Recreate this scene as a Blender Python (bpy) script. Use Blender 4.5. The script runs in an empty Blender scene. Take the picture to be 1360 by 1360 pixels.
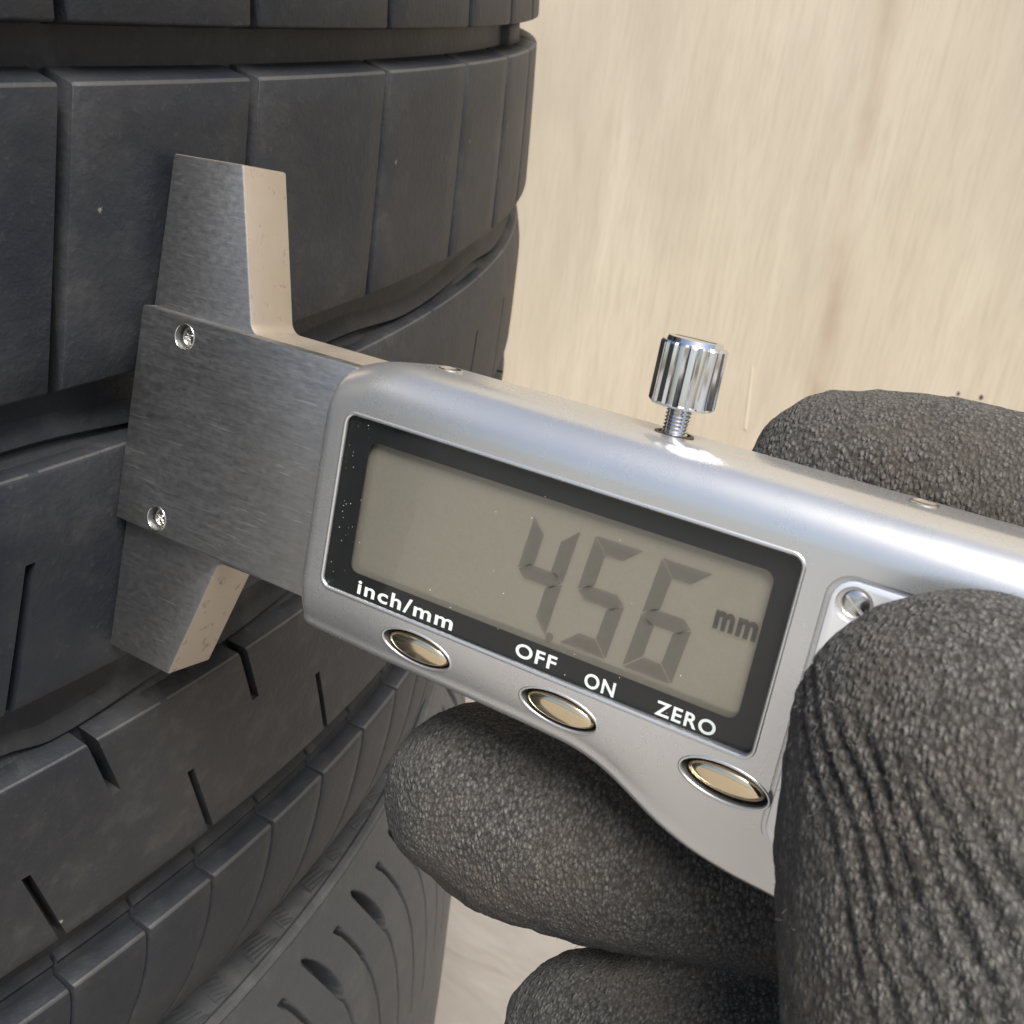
import bpy, bmesh, math, random
import numpy as np
from mathutils import Vector, Matrix, noise

random.seed(7)
S = bpy.context.scene
COL = S.collection
RAD = math.radians
ZO = 0.3975                       # height of the lens above the floor

# ------------------------------------------------------------------ camera
YAW, PITCH, ROLL = 0.8715307, -0.4547853, 0.1287038
CAM = Vector((0.0, -0.4268307, ZO))
FPX = 1479.543
fwd = Vector((math.sin(YAW) * math.cos(PITCH), math.cos(YAW) * math.cos(PITCH), math.sin(PITCH)))
rgt = Vector((math.cos(YAW), -math.sin(YAW), 0))
upv = rgt.cross(fwd)
r2 = math.cos(ROLL) * rgt + math.sin(ROLL) * upv
u2 = -math.sin(ROLL) * rgt + math.cos(ROLL) * upv
cam = bpy.data.cameras.new('camera')
cam_o = bpy.data.objects.new('camera', cam)
COL.objects.link(cam_o)
cam_o.matrix_world = Matrix(((r2.x, u2.x, -fwd.x, CAM.x), (r2.y, u2.y, -fwd.y, CAM.y), (r2.z, u2.z, -fwd.z, CAM.z), (0, 0, 0, 1)))
cam.sensor_width = 36
cam.lens = FPX / 1360 * 36
cam.clip_start = 0.005
cam.clip_end = 500
cam.dof.use_dof = True
cam.dof.focus_distance = 0.122
cam.dof.aperture_fstop = 100
S.camera = cam_o

# ------------------------------------------------------------------ light: soft, slightly hazy daylight
SUN_DIR = Vector((-0.30, -0.40, 0.87)).normalized()      # towards the sun
w = bpy.data.worlds.new('World')
S.world = w
w.use_nodes = True
nt = w.node_tree
sky = nt.nodes.new('ShaderNodeTexSky')
sky.sky_type = 'NISHITA'
sky.sun_disc = False
sky.sun_elevation = math.asin(SUN_DIR.z)
sky.sun_rotation = math.atan2(SUN_DIR.x, SUN_DIR.y)
sky.air_density = 1.0
sky.dust_density = 3.0
sky.ozone_density = 1.0
nt.links.new(sky.outputs[0], nt.nodes['Background'].inputs[0])
nt.nodes['Background'].inputs[1].default_value = 0.085
sun = bpy.data.lights.new('sun', 'SUN')
sun.energy = 4.0
sun.angle = RAD(32)
sun.color = (1.0, 0.975, 0.935)
sun_o = bpy.data.objects.new('sun', sun)
COL.objects.link(sun_o)
sun_o.rotation_euler = SUN_DIR.to_track_quat('Z', 'Y').to_euler()
S.view_settings.view_transform = 'Standard'
S.view_settings.look = 'None'
S.view_settings.gamma = 1.0
S.view_settings.use_curve_mapping = False
S.view_settings.exposure = 0.82
S.cycles.max_bounces = 6
S.cycles.diffuse_bounces = 3
S.cycles.glossy_bounces = 4
S.cycles.transparent_max_bounces = 8
S.cycles.caustics_reflective = False
S.cycles.caustics_refractive = False
S.cycles.use_adaptive_sampling = True
S.cycles.adaptive_threshold = 0.02

# ------------------------------------------------------------------ material helpers
class NT:
    def __init__(self, name):
        self.m = bpy.data.materials.new(name)
        self.m.use_nodes = True
        self.t = self.m.node_tree
        self.b = self.t.nodes['Principled BSDF']
        self.out = self.t.nodes['Material Output']
    def n(self, kind, **kw):
        nd = self.t.nodes.new('ShaderNode' + kind)
        for k, v in kw.items():
            if k in nd.inputs.keys():
                nd.inputs[k].default_value = v
            else:
                setattr(nd, k, v)
        return nd
    def l(self, a, b):
        self.t.links.new(a, b)
    def obj(self, scale=(1, 1, 1), rot=(0, 0, 0), src='Object'):
        tc = self.n('TexCoord')
        mp = self.n('Mapping')
        mp.inputs['Scale'].default_value = scale
        mp.inputs['Rotation'].default_value = rot
        self.l(tc.outputs[src], mp.inputs[0])
        return mp.outputs[0]
    def noise(self, co, scale, detail=4, rough=0.55, dist=0.0):
        nd = self.n('TexNoise', Scale=scale, Detail=detail, Roughness=rough, Distortion=dist)
        self.l(co, nd.inputs['Vector'])
        return nd.outputs['Fac']
    def ramp(self, fac, stops):
        nd = self.n('ValToRGB')
        el = nd.color_ramp.elements
        while len(el) < len(stops):
            el.new(0.5)
        for e, (p, c) in zip(el, stops):
            e.position = p
            e.color = (c, c, c, 1) if isinstance(c, (int, float)) else (*c, 1)
        self.l(fac, nd.inputs[0])
        return nd.outputs[0]
    def mix(self, fac, a, b, mode='MIX'):
        nd = self.n('MixRGB', blend_type=mode)
        for i, v in ((0, fac), (1, a), (2, b)):
            if hasattr(v, 'links'):
                self.l(v, nd.inputs[i])
            elif i == 0:
                nd.inputs[0].default_value = v
            else:
                nd.inputs[i].default_value = (*v, 1)
        return nd.outputs[0]
    def math(self, op, a, b=0.0):
        nd = self.n('Math', operation=op)
        for i, v in ((0, a), (1, b)):
            if hasattr(v, 'links'):
                self.l(v, nd.inputs[i])
            else:
                nd.inputs[i].default_value = v
        return nd.outputs[0]
    def bump(self, h, dist, strength=1.0, prev=None):
        nd = self.n('Bump', Distance=dist, Strength=strength)
        self.l(h, nd.inputs['Height'])
        if prev is not None:
            self.l(prev, nd.inputs['Normal'])
        self.l(nd.outputs[0], self.b.inputs['Normal'])
        return nd.outputs[0]
    def set(self, **kw):
        for k, v in kw.items():
            k = k.replace('_', ' ')
            s = self.b.inputs[k]
            if hasattr(v, 'links'):
                self.l(v, s)
            elif isinstance(v, tuple):
                s.default_value = (*v, 1)
            else:
                s.default_value = v
        return self.m

def plain(name, col, rough=0.5, metal=0.0, **kw):
    t = NT(name)
    t.set(Base_Color=col, Roughness=rough, Metallic=metal, **kw)
    return t.m

def mat_rubber(name, dark, dust, amount, spec):
    t = NT(name)
    co = t.obj()
    a = t.noise(co, 24, 4, 0.65)
    sm = t.ramp(a, [(0.40, 0.0), (0.70, 1.0)])
    b = t.ramp(t.noise(co, 190, 3, 0.7), [(0.50, 0.0), (0.74, 1.0)])
    fine = t.noise(co, 900, 2, 0.7)
    c = t.mix(t.math('MULTIPLY', sm, amount), dark, dust)
    c = t.mix(t.math('MULTIPLY', t.math('MULTIPLY', b, sm), 0.9 * amount), c, tuple(x * 1.7 for x in dust))
    c = t.mix(t.math('MULTIPLY', t.ramp(fine, [(0.62, 0.0), (0.78, 1.0)]), 0.22), c, tuple(x * 1.8 for x in dust))
    v = t.n('TexVoronoi', Scale=240.0)
    t.l(t.mix(0.0015, co, t.n('TexNoise', Scale=400.0).outputs['Color'], 'ADD'), v.inputs['Vector'])
    sp = t.n('SeparateColor')
    t.l(v.outputs['Color'], sp.inputs[0])
    fleck = t.math('MULTIPLY', t.math('LESS_THAN', v.outputs['Distance'], t.math('MULTIPLY', sp.outputs[1], 0.085)), t.math('GREATER_THAN', sp.outputs[0], 0.86))
    c = t.mix(t.math('MULTIPLY', fleck, 0.8), c, (0.45, 0.43, 0.38))
    t.set(Base_Color=c, Roughness=t.ramp(a, [(0.3, 0.40), (0.7, 0.62)]))
    t.b.inputs['Specular IOR Level'].default_value = spec
    t.bump(fine, 0.00016, 0.7)
    return t.m

M_RUB = mat_rubber('tyre_rubber', (0.0125, 0.0152, 0.0205), (0.050, 0.0475, 0.044), 0.6, 0.26)
M_HILITE = mat_rubber('rubber_edge_highlight', (0.032, 0.033, 0.035), (0.085, 0.081, 0.074), 0.6, 0.5)  # lighter rubber for upper tread bevels only: edge highlight painted as colour
M_RUB2 = mat_rubber('dusty_tyre_rubber', (0.048, 0.051, 0.055), (0.105, 0.106, 0.105), 0.7, 0.35)

def mat_brushed(name, base, lo, hi, rot, mottled):
    t = NT(name)
    st = t.obj((300, 3600, 300), rot)
    s1 = t.noise(st, 1.0, 5, 0.75, 0.2)
    co = t.obj()
    mot = t.noise(t.obj((1, 1.6, 1)), 1000, 5, 0.75)
    big = t.noise(co, 90, 3, 0.5)
    f = t.mix(mottled, s1, mot)
    r = t.ramp(f, [(0.3, lo), (0.7, hi)])
    c = t.mix(t.ramp(f, [(0.36, 0.0), (0.68, 1.0)]), tuple(x * 0.86 for x in base), tuple(min(1, x * 1.06) for x in base))
    c = t.mix(t.math('MULTIPLY', t.ramp(big, [(0.4, 0.0), (0.7, 1.0)]), 0.25), c, tuple(x * 0.7 for x in base))
    sc = t.noise(t.obj((200, 2600, 200), (rot[0], rot[1], rot[2] + 0.5)), 1.0, 2, 0.5)
    c = t.mix(t.math('MULTIPLY', t.ramp(sc, [(0.66, 0.0), (0.74, 1.0)]), 0.5), c, tuple(min(1, x * 1.7) for x in base))
    t.set(Base_Color=c, Roughness=r, Metallic=1.0)
    t.bump(f, 0.00002, 0.5)
    return t.m

M_PLATE = mat_brushed('brushed_steel', (0.345, 0.345, 0.34), 0.34, 0.52, (0, 0, RAD(4)), 0.45)
M_JAW = mat_brushed('mottled_steel', (0.375, 0.375, 0.37), 0.36, 0.50, (0, 0, RAD(8)), 0.6)

def mat_edge():
    t = NT('ground_steel_edge')
    co = t.obj()
    rust = t.ramp(t.noise(co, 560, 4, 0.6), [(0.60, 0.0), (0.70, 1.0)])
    c = t.mix(rust, (0.44, 0.385, 0.32), (0.20, 0.15, 0.12))
    t.set(Base_Color=c, Roughness=t.ramp(t.noise(co, 120, 4), [(0.3, 0.42), (0.7, 0.6)]), Metallic=t.math('SUBTRACT', 0.85, t.math('MULTIPLY', rust, 0.6)))
    return t.m
M_EDGE = mat_edge()

def mat_silver():
    t = NT('satin_silver_shell')
    c = t.mix(t.ramp(t.noise(t.obj(), 55, 2), [(0.35, 0.0), (0.75, 1.0)]), (0.64, 0.645, 0.64), (0.60, 0.60, 0.59))
    t.set(Base_Color=c, Metallic=0.85, Roughness=t.ramp(t.noise(t.obj(), 130, 4, 0.7), [(0.35, 0.265), (0.7, 0.29)]))
    return t.m
M_SILVER = mat_silver()
M_BATT = plain('bright_silver_cover', (0.86, 0.87, 0.88), 0.28, 0.7)
M_CHROME = plain('chrome', (0.78, 0.79, 0.81), 0.10, 1.0)
M_SCREW = plain('steel_screw', (0.66, 0.65, 0.62), 0.22, 1.0)
M_GOLD = plain('pale_gold_button', (0.78, 0.66, 0.46), 0.12, 1.0)
M_DARKGAP = plain('dark_gap', (0.035, 0.025, 0.02), 0.5)
M_FRAME = plain('black_print', (0.008, 0.008, 0.009), 0.4)
M_WHITE = plain('white_print', (0.82, 0.84, 0.84), 0.5)
def mat_seg(name, col, cover):
    t = NT(name)
    t.set(Base_Color=col, Roughness=0.35)
    tr = t.n('BsdfTransparent')
    mx = t.n('MixShader')
    mx.inputs[0].default_value = cover
    t.l(tr.outputs[0], mx.inputs[1])
    t.l(t.b.outputs[0], mx.inputs[2])
    t.l(mx.outputs[0], t.out.inputs[0])
    return t.m
M_SEG = mat_seg('lcd_segment', (0.06, 0.05, 0.05), 0.185)
M_SEG2 = mat_seg('lcd_unit_segment', (0.03, 0.03, 0.03), 0.36)
M_DUST = plain('dust_fleck', (0.75, 0.73, 0.68), 0.9)

def mat_lcd():
    t = NT('lcd_reflector')
    g = t.noise(t.obj(), 3000, 2, 0.5)
    t.set(Base_Color=t.mix(g, (0.30, 0.268, 0.225), (0.35, 0.314, 0.265)), Metallic=0.55, Roughness=0.22)
    return t.m
M_LCD = mat_lcd()

def mat_glass():
    t = NT('display_glass')
    tr = t.n('BsdfTransparent')
    tr.inputs[0].default_value = (0.95, 0.96, 0.95, 1)
    gl = t.n('BsdfGlossy')
    t.l(t.ramp(t.noise(t.obj((1, 1.4, 1)), 110, 4, 0.6, 1.0), [(0.42, 0.02), (0.62, 0.16)]), gl.inputs['Roughness'])
    fr = t.n('Fresnel', IOR=1.5)
    mx = t.n('MixShader')
    ge = t.n('NewGeometry')
    t.l(t.math('MULTIPLY', fr.outputs[0], t.math('SUBTRACT', 1.0, ge.outputs['Backfacing'])), mx.inputs[0])
    t.l(tr.outputs[0], mx.inputs[1])
    t.l(gl.outputs[0], mx.inputs[2])
    t.l(mx.outputs[0], t.out.inputs[0])
    return t.m
M_GLASS = mat_glass()

def mat_glove():
    t = NT('coated_knit_glove')
    co = t.obj()
    st = t.obj((2700, 1550, 2100), (0.2, 0.3, RAD(-28)))
    nz = t.n('TexNoise', Scale=0.9, Detail=2.0)
    t.l(st, nz.inputs['Vector'])
    v = t.n('TexVoronoi', Scale=1.0)
    t.l(t.mix(0.9, st, nz.outputs['Color'], 'ADD'), v.inputs['Vector'])
    knit = t.ramp(v.outputs['Distance'], [(0.10, 1.0), (0.75, 0.0)])
    sp = t.n('SeparateColor')
    t.l(v.outputs['Color'], sp.inputs[0])
    fz = t.noise(co, 3000, 3, 0.8)
    big = t.noise(co, 55, 3, 0.6)
    c = t.mix(knit, (0.016, 0.0150, 0.0138), (0.062, 0.0585, 0.053))
    c = t.mix(t.math('MULTIPLY', t.math('MULTIPLY', sp.outputs[0], sp.outputs[0]), t.math('MULTIPLY', knit, 0.7)), c, (0.21, 0.20, 0.18))
    c = t.mix(t.math('MULTIPLY', t.ramp(fz, [(0.50, 0.0), (0.74, 1.0)]), 0.4), c, (0.14, 0.133, 0.118))
    c = t.mix(t.math('MULTIPLY', t.ramp(big, [(0.46, 0.0), (0.68, 1.0)]), 0.45), c, (0.072, 0.057, 0.040))
    t.set(Base_Color=c, Roughness=0.8)
    t.b.inputs['Specular IOR Level'].default_value = 0.25
    t.b.inputs['Sheen Weight'].default_value = 0.08
    t.b.inputs['Sheen Roughness'].default_value = 0.5
    h = t.math('ADD', t.math('MULTIPLY', knit, t.math('ADD', 0.5, sp.outputs[0])), t.math('MULTIPLY', fz, 0.6))
    t.bump(h, 0.00036, 0.9)
    return t.m
M_GLOVE = mat_glove()

def mat_ply():
    t = NT('plywood')
    tc = t.n('TexCoord')
    mp = t.n('Mapping')
    mp.inputs['Scale'].default_value = (1, 1, 0.09)
    mp.inputs['Rotation'].default_value = (0, 0, 0)
    t.l(tc.outputs['Object'], mp.inputs[0])
    g1 = t.noise(mp.outputs[0], 9, 6, 0.6, 0.6)
    g2 = t.noise(t.obj((1, 1, 0.07)), 70, 6, 0.7, 0.4)
    g3 = t.noise(mp.outputs[0], 330, 3, 0.6)
    blot = t.noise(t.obj((1, 1, 0.3)), 8, 5, 0.62, 0.3)
    c = t.mix(t.ramp(g1, [(0.3, 0.0), (0.72, 1.0)]), (0.69, 0.605, 0.465), (0.61, 0.52, 0.385))
    c = t.mix(t.math('MULTIPLY', t.ramp(g2, [(0.42, 0.0), (0.72, 1.0)]), 0.30), c, (0.47, 0.385, 0.265))
    c = t.mix(t.math('MULTIPLY', t.ramp(g3, [(0.45, 0.0), (0.75, 1.0)]), 0.3), c, (0.40, 0.32, 0.23))
    c = t.mix(t.math('MULTIPLY', t.ramp(blot, [(0.44, 0.0), (0.66, 1.0)]), 0.6), c, (0.49, 0.42, 0.315))
    # one brown mineral streak running down the sheet
    sx = t.n('SeparateXYZ')
    t.l(tc.outputs['Object'], sx.inputs[0])
    yy = t.math('SUBTRACT', sx.outputs[1], t.math('ADD', -0.053, t.math('MULTIPLY', t.math('SUBTRACT', sx.outputs[2], 0.40), 0.075)))
    yy = t.math('ADD', yy, t.math('MULTIPLY', t.math('SUBTRACT', t.noise(t.obj((1, 1, 0.6)), 16, 3), 0.5), 0.022))
    line = t.ramp(t.math('ABSOLUTE', yy), [(0.0, 1.0), (0.014, 0.0)])
    keep = t.ramp(t.noise(t.obj((1, 1, 1)), 13, 3), [(0.38, 0.3), (0.62, 1.0)])
    c = t.mix(t.math('MULTIPLY', t.math('MULTIPLY', line, keep), 0.5), c, (0.36, 0.24, 0.15))
    t.set(Base_Color=c, Roughness=0.62)
    t.bump(t.mix(0.5, g2, g3), 0.0006, 0.4)
    return t.m
M_PLY = mat_ply()

def mat_floor():
    t = NT('dusty_floor')
    co = t.obj((1, 0.35, 1), (0, 0, RAD(62)))
    a = t.noise(co, 30, 6, 0.62, 1.2)
    b = t.noise(t.obj(), 5, 5, 0.6)
    c = t.mix(t.ramp(a, [(0.3, 0.0), (0.75, 1.0)]), (0.185, 0.170, 0.152), (0.26, 0.240, 0.217))
    c = t.mix(t.math('MULTIPLY', t.ramp(b, [(0.4, 0.0), (0.7, 1.0)]), 0.4), c, (0.21, 0.182, 0.152))
    t.set(Base_Color=c, Roughness=0.7)
    t.bump(t.noise(t.obj((1, 0.5, 1), (0, 0, RAD(62))), 22, 3, 0.5, 0.8), 0.012, 0.7)
    return t.m
M_FLOOR = mat_floor()

# ------------------------------------------------------------------ object helpers
def link(name, me, mat, parent=None, smooth=None):
    o = bpy.data.objects.new(name, me)
    COL.objects.link(o)
    if mat is not None and not me.materials:
        me.materials.append(mat)
    if parent is not None:
        o.parent = parent
    if smooth is not None:
        me.shade_smooth()
        if smooth < 180:
            me.set_sharp_from_angle(angle=RAD(smooth))
    return o

def tag(o, label=None, cat=None, group=None, kind=None):
    for k, v in (('label', label), ('category', cat), ('group', group), ('kind', kind)):
        if v:
            o[k] = v
    return o

def pydata(name, vs, fs, flip=False):
    me = bpy.data.meshes.new(name)
    me.from_pydata([tuple(v) for v in vs], [], fs)
    bm = bmesh.new()
    bm.from_mesh(me)
    bmesh.ops.recalc_face_normals(bm, faces=bm.faces)
    if flip:
        bmesh.ops.reverse_faces(bm, faces=bm.faces)
    bm.to_mesh(me)
    bm.free()
    return me

def loft(name, secs, caps=True, closed_sec=False):
    n = len(secs[0])
    vs = [p for s in secs for p in s]
    fs = []
    for i in range(len(secs) - 1):
        for j in range(n if closed_sec else n - 1):
            k = (j + 1) % n
            fs.append((i * n + j, i * n + k, (i + 1) * n + k, (i + 1) * n + j))
    if caps:
        fs.append(tuple(range(n)))
        fs.append(tuple((len(secs) - 1) * n + j for j in range(n - 1, -1, -1)))
    return pydata(name, vs, fs)

def bake(o, bevel=None, seg=2, angle=30):
    """evaluate an object's modifiers into its mesh"""
    if bevel:
        b = o.modifiers.new('b', 'BEVEL')
        b.width = bevel
        b.segments = seg
        b.limit_method = 'ANGLE'
        b.angle_limit = RAD(angle)
        b.harden_normals = False
    dg = bpy.context.evaluated_depsgraph_get()
    me = bpy.data.meshes.new_from_object(o.evaluated_get(dg))
    o.modifiers.clear()
    old = o.data
    o.data = me
    bpy.data.meshes.remove(old)
    return o

def cut(o, cutters):
    for c in cutters:
        m = o.modifiers.new('c', 'BOOLEAN')
        m.operation = 'DIFFERENCE'
        m.solver = 'EXACT'
        m.object = c
    bake(o)
    for c in cutters:
        bpy.data.objects.remove(c)
    return o

# ------------------------------------------------------------------ setting: floor and plywood wall
me = pydata('floor', [(-40, -40, 0), (40, -40, 0), (40, 40, 0), (-40, 40, 0)], [(0, 1, 2, 3)])
tag(link('floor', me, M_FLOOR), 'dusty pale floor below the stacked tyres', None, None, 'structure')

def box_mesh(name, x0, x1, y0, y1, z0, z1, bev=0.0):
    bm = bmesh.new()
    bmesh.ops.create_cube(bm, size=1)
    for v in bm.verts:
        v.co = Vector(((x0 + x1) / 2 + v.co.x * (x1 - x0), (y0 + y1) / 2 + v.co.y * (y1 - y0), (z0 + z1) / 2 + v.co.z * (z1 - z0)))
    if bev:
        bmesh.ops.bevel(bm, geom=bm.edges[:], offset=bev, segments=2, affect='EDGES', profile=0.7)
    me = bpy.data.meshes.new(name)
    bm.to_mesh(me)
    bm.free()
    return me

WX = 0.76
WK = WX / 0.90
def wp(y, z):                     # a spot on the sheet
    return -0.4268 + (y + 0.4268) * WK, ZO + (z - ZO) * WK
wall = link('plywood_wall', box_mesh('plywood_wall', WX, WX + 0.018, -1.4, 1.04, 0.001, 2.4, 0.001), M_PLY)
tag(wall, 'pale plywood wall sheet with brown grain streak behind the tyres', None, None, 'structure')
M_NAIL = plain('dark_nail', (0.07, 0.05, 0.035), 0.6, 0.0)
for (y, z, s) in ((-0.127, 0.1255, 0.0012), (-0.1455, 0.1285, 0.0014)):
    y, z = wp(y, z)
    bm = bmesh.new()
    bmesh.ops.create_uvsphere(bm, u_segments=10, v_segments=6, radius=s)
    for v in bm.verts:
        v.co = Vector((WX + v.co.x * 0.35, y + v.co.y, z + v.co.z * 1.3))
    me = bpy.data.meshes.new('nail')
    bm.to_mesh(me)
    bm.free()
    link('nail', me, M_NAIL, wall, 180)
# pale splinter standing on the sheet
(ya, za), (yb_, zb) = wp(0.0620, 0.0866), wp(0.0550, 0.0275)
sp = pydata('splinter', [(WX - 0.0005, ya + 0.0004, za), (WX - 0.0005, ya - 0.0004, za), (WX - 0.0005, yb_ - 0.0013, zb), (WX - 0.0005, yb_ + 0.0013, zb), (WX + 0.001, ya, za), (WX + 0.001, yb_, zb)],
            [(0, 1, 2, 3), (0, 3, 5, 4), (1, 4, 5, 2), (2, 5, 3), (0, 4, 1)])
link('splinter', sp, plain('pale_wood', (0.72, 0.64, 0.50), 0.6), wall)

# ------------------------------------------------------------------ tyres
R0, ZC = 0.320, -0.072
def rad(z):                       # crown of the tread, z in metres from lens height
    return R0 - 0.5 * (z - ZC) ** 2
def cyl(th, z, r):
    a = RAD(th)
    return (r * math.sin(a), -r * math.cos(a), z + ZO)

def revolve(name, prof, t0=0.0, t1=360.0, n=240):
    full = abs(t1 - t0 - 360) < 1e-6
    secs = [[cyl(t0 + (t1 - t0) * i / n, z, r) for r, z in prof] for i in range(n if full else n + 1)]
    if full:
        m = len(prof)
        vs = [p for s in secs for p in s]
        fs = [(i * m + j, i * m + j + 1, ((i + 1) % n) * m + j + 1, ((i + 1) % n) * m + j) for i in range(n) for j in range(m - 1)]
        return pydata(name, vs, fs)
    return loft(name, secs, caps=False)

DG = 0.0047                       # groove depth
def sec_block(th_fn, zlo, zhi, wlo, whi, rfn, b, drop=0.0, k=7, chan=False):
    """cross-section of a tread block from the lower groove floor over its face to the upper groove floor"""
    pts = []
    def P(z, r):
        pts.append(cyl(th_fn(z), z, r))
    P(zlo - wlo, rfn(zlo) - DG - 0.0004)
    P(zlo, rfn(zlo) - b - drop)
    P(zlo + 0.35 * b, rfn(zlo) - 0.35 * b - drop)
    P(zlo + b, rfn(zlo + b) - drop)
    for i in range(1, k):
        z = zlo + b + (zhi - zlo - 2 * b) * i / k
        P(z, rfn(z) - drop)
    P(zhi - b, rfn(zhi - b) - drop)
    P(zhi - 0.35 * b, rfn(zhi) - 0.35 * b - drop)
    P(zhi, rfn(zhi) - b - drop)
    if chan:
        P(zhi + 0.0004, rfn(zhi) - 0.0036)
        P(zhi + 0.0016, rfn(zhi) - 0.0040)
        P(zhi + 0.0028, rfn(zhi) - 0.0034)
    P(zhi + whi, rfn(zhi) - DG - 0.0004)
    return pts

def block_mesh(name, zlo, zhi, pitch, gap, off, wlo=0.001, whi=0.001, rfn=rad, b=0.00040, eb=0.00018, k=7, chan=False):
    """one block of a rib, spanning 0..pitch degrees; off(z) slants or bows its two ends"""
    g = math.degrees(gap / R0) / 2
    e = math.degrees(eb / R0)
    us = [g, g + 0.3 * e, g + e] + [g + e + (pitch - 2 * g - 2 * e) * i / 6 for i in range(1, 6)] + [pitch - g - e, pitch - g - 0.3 * e, pitch - g]
    dr = [eb, 0.3 * eb, 0, 0, 0, 0, 0, 0, 0, 0.3 * eb, eb]
    secs = [sec_block(lambda z, u=u: u + off(z), zlo + d * 0.5, zhi - d * 0.5, wlo, whi, rfn, b, d, k, chan) for u, d in zip(us, dr)]
    me = loft(name, secs)
    n, m = len(secs[0]), len(secs)
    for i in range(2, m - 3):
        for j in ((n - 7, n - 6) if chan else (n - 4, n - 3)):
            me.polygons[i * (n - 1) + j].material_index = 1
    return me

SP, LP = 5.0, 5.625
seq = [SP, LP, LP, SP]
rest = [SP] * 34 + [LP] * 30
random.shuffle(rest)
seq += rest                       # 36*5 + 32*5.625 = 360
def starts(phase):
    out, a = [], phase
    for p in seq:
        out.append((a, p))
        a += p
    return out

tyre = bpy.data.objects.new('tyre', None)
COL.objects.link(tyre)
tag(tyre, 'worn black tyre lying flat on top of the stack, gauge pressed against its tread', 'tyre')
low = bpy.data.objects.new('tyre', None)
COL.objects.link(low)
tag(low, 'dusty grey tyre with slotted shoulder, underneath the tyre being measured', 'tyre')

# carcass of the upper tyre: tread base, shoulders, sidewalls, inside
ZT, ZB = 0.0222, -0.1692
prof = [(0.205, -0.150), (0.206, -0.163), (0.214, -0.1705), (0.232, -0.1775), (0.256, -0.1812), (0.280, -0.1802), (0.298, -0.1765), (0.3065, -0.1728), (0.3098, -0.1700), (0.3108, -0.1655)]
N = 30
prof += [(rad(ZB + 0.004 + (ZT - ZB - 0.008) * i / N) - DG, ZB + 0.004 + (ZT - ZB - 0.008) * i / N) for i in range(N + 1)]
prof += [(r, 2 * -0.0735 - z) for r, z in reversed(prof[:10])]
prof += [(0.207, 0.0), (0.285, -0.02), (0.298, -0.0735), (0.285, -0.127), (0.207, -0.147), (0.205, -0.150)]
link('carcass', revolve('carcass', prof), M_RUB, tyre, 40)

VIS = (-40, 80)
rear_v, rear_f = [], []
def rot_pts(me, th):
    c, s = math.cos(RAD(th)), math.sin(RAD(th))
    return [(v.co.x * c - v.co.y * s, v.co.x * s + v.co.y * c, v.co.z) for v in me.vertices]
def place(me, th, name='tread_block'):
    t = (th + 180) % 360 - 180
    if VIS[0] <= t <= VIS[1]:
        o = link(name, me, None, tyre)
        o.rotation_euler.z = RAD(th)
    else:
        base = len(rear_v)
        rear_v.extend(rot_pts(me, th))
        rear_f.extend([tuple(i + base for i in p.vertices) for p in me.polygons])

def rib_of_blocks(zlo, zhi, phase, gap, off, halves=1, **kw):
    ms = {}
    for p in (SP, LP):
        m = block_mesh('tread_block', zlo, zhi, p / halves, gap, off, **kw)
        m.materials.append(M_RUB)
        m.materials.append(M_HILITE)
        m.shade_smooth()
        m.set_sharp_from_angle(angle=RAD(42))
        ms[p] = m
    for a, p in starts(phase):
        for h in range(halves):
            place(ms[p], a + h * p / halves)

# upper shoulder, second rib, lower shoulder
rib_of_blocks(-0.0104, ZT, 10.42, 0.0017, lambda z: 0.012e3 * (z + 0.0104) * 0.4, wlo=0.0007, whi=-0.001)
rib_of_blocks(-0.0478, -0.0159, 10.37, 0.0017, lambda z: (z + 0.0159) * 26.0, wlo=0.0022, whi=0.0009)
def off5(z):
    t = max(0.0, (z + 0.1395) / -0.0297)
    return -0.10 * t - 1.75 * t ** 1.8 + 0.25 * math.sin(t * 3.1)
def rad5(z):
    d = max(0.0, -0.158 - z)
    return rad(z) - d * d * 16
rib_of_blocks(ZB, -0.1395, 9.07, 0.0007, off5, halves=2, wlo=0.0004, whi=0.0048, rfn=rad5, b=0.0005, k=12, chan=True)

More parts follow.
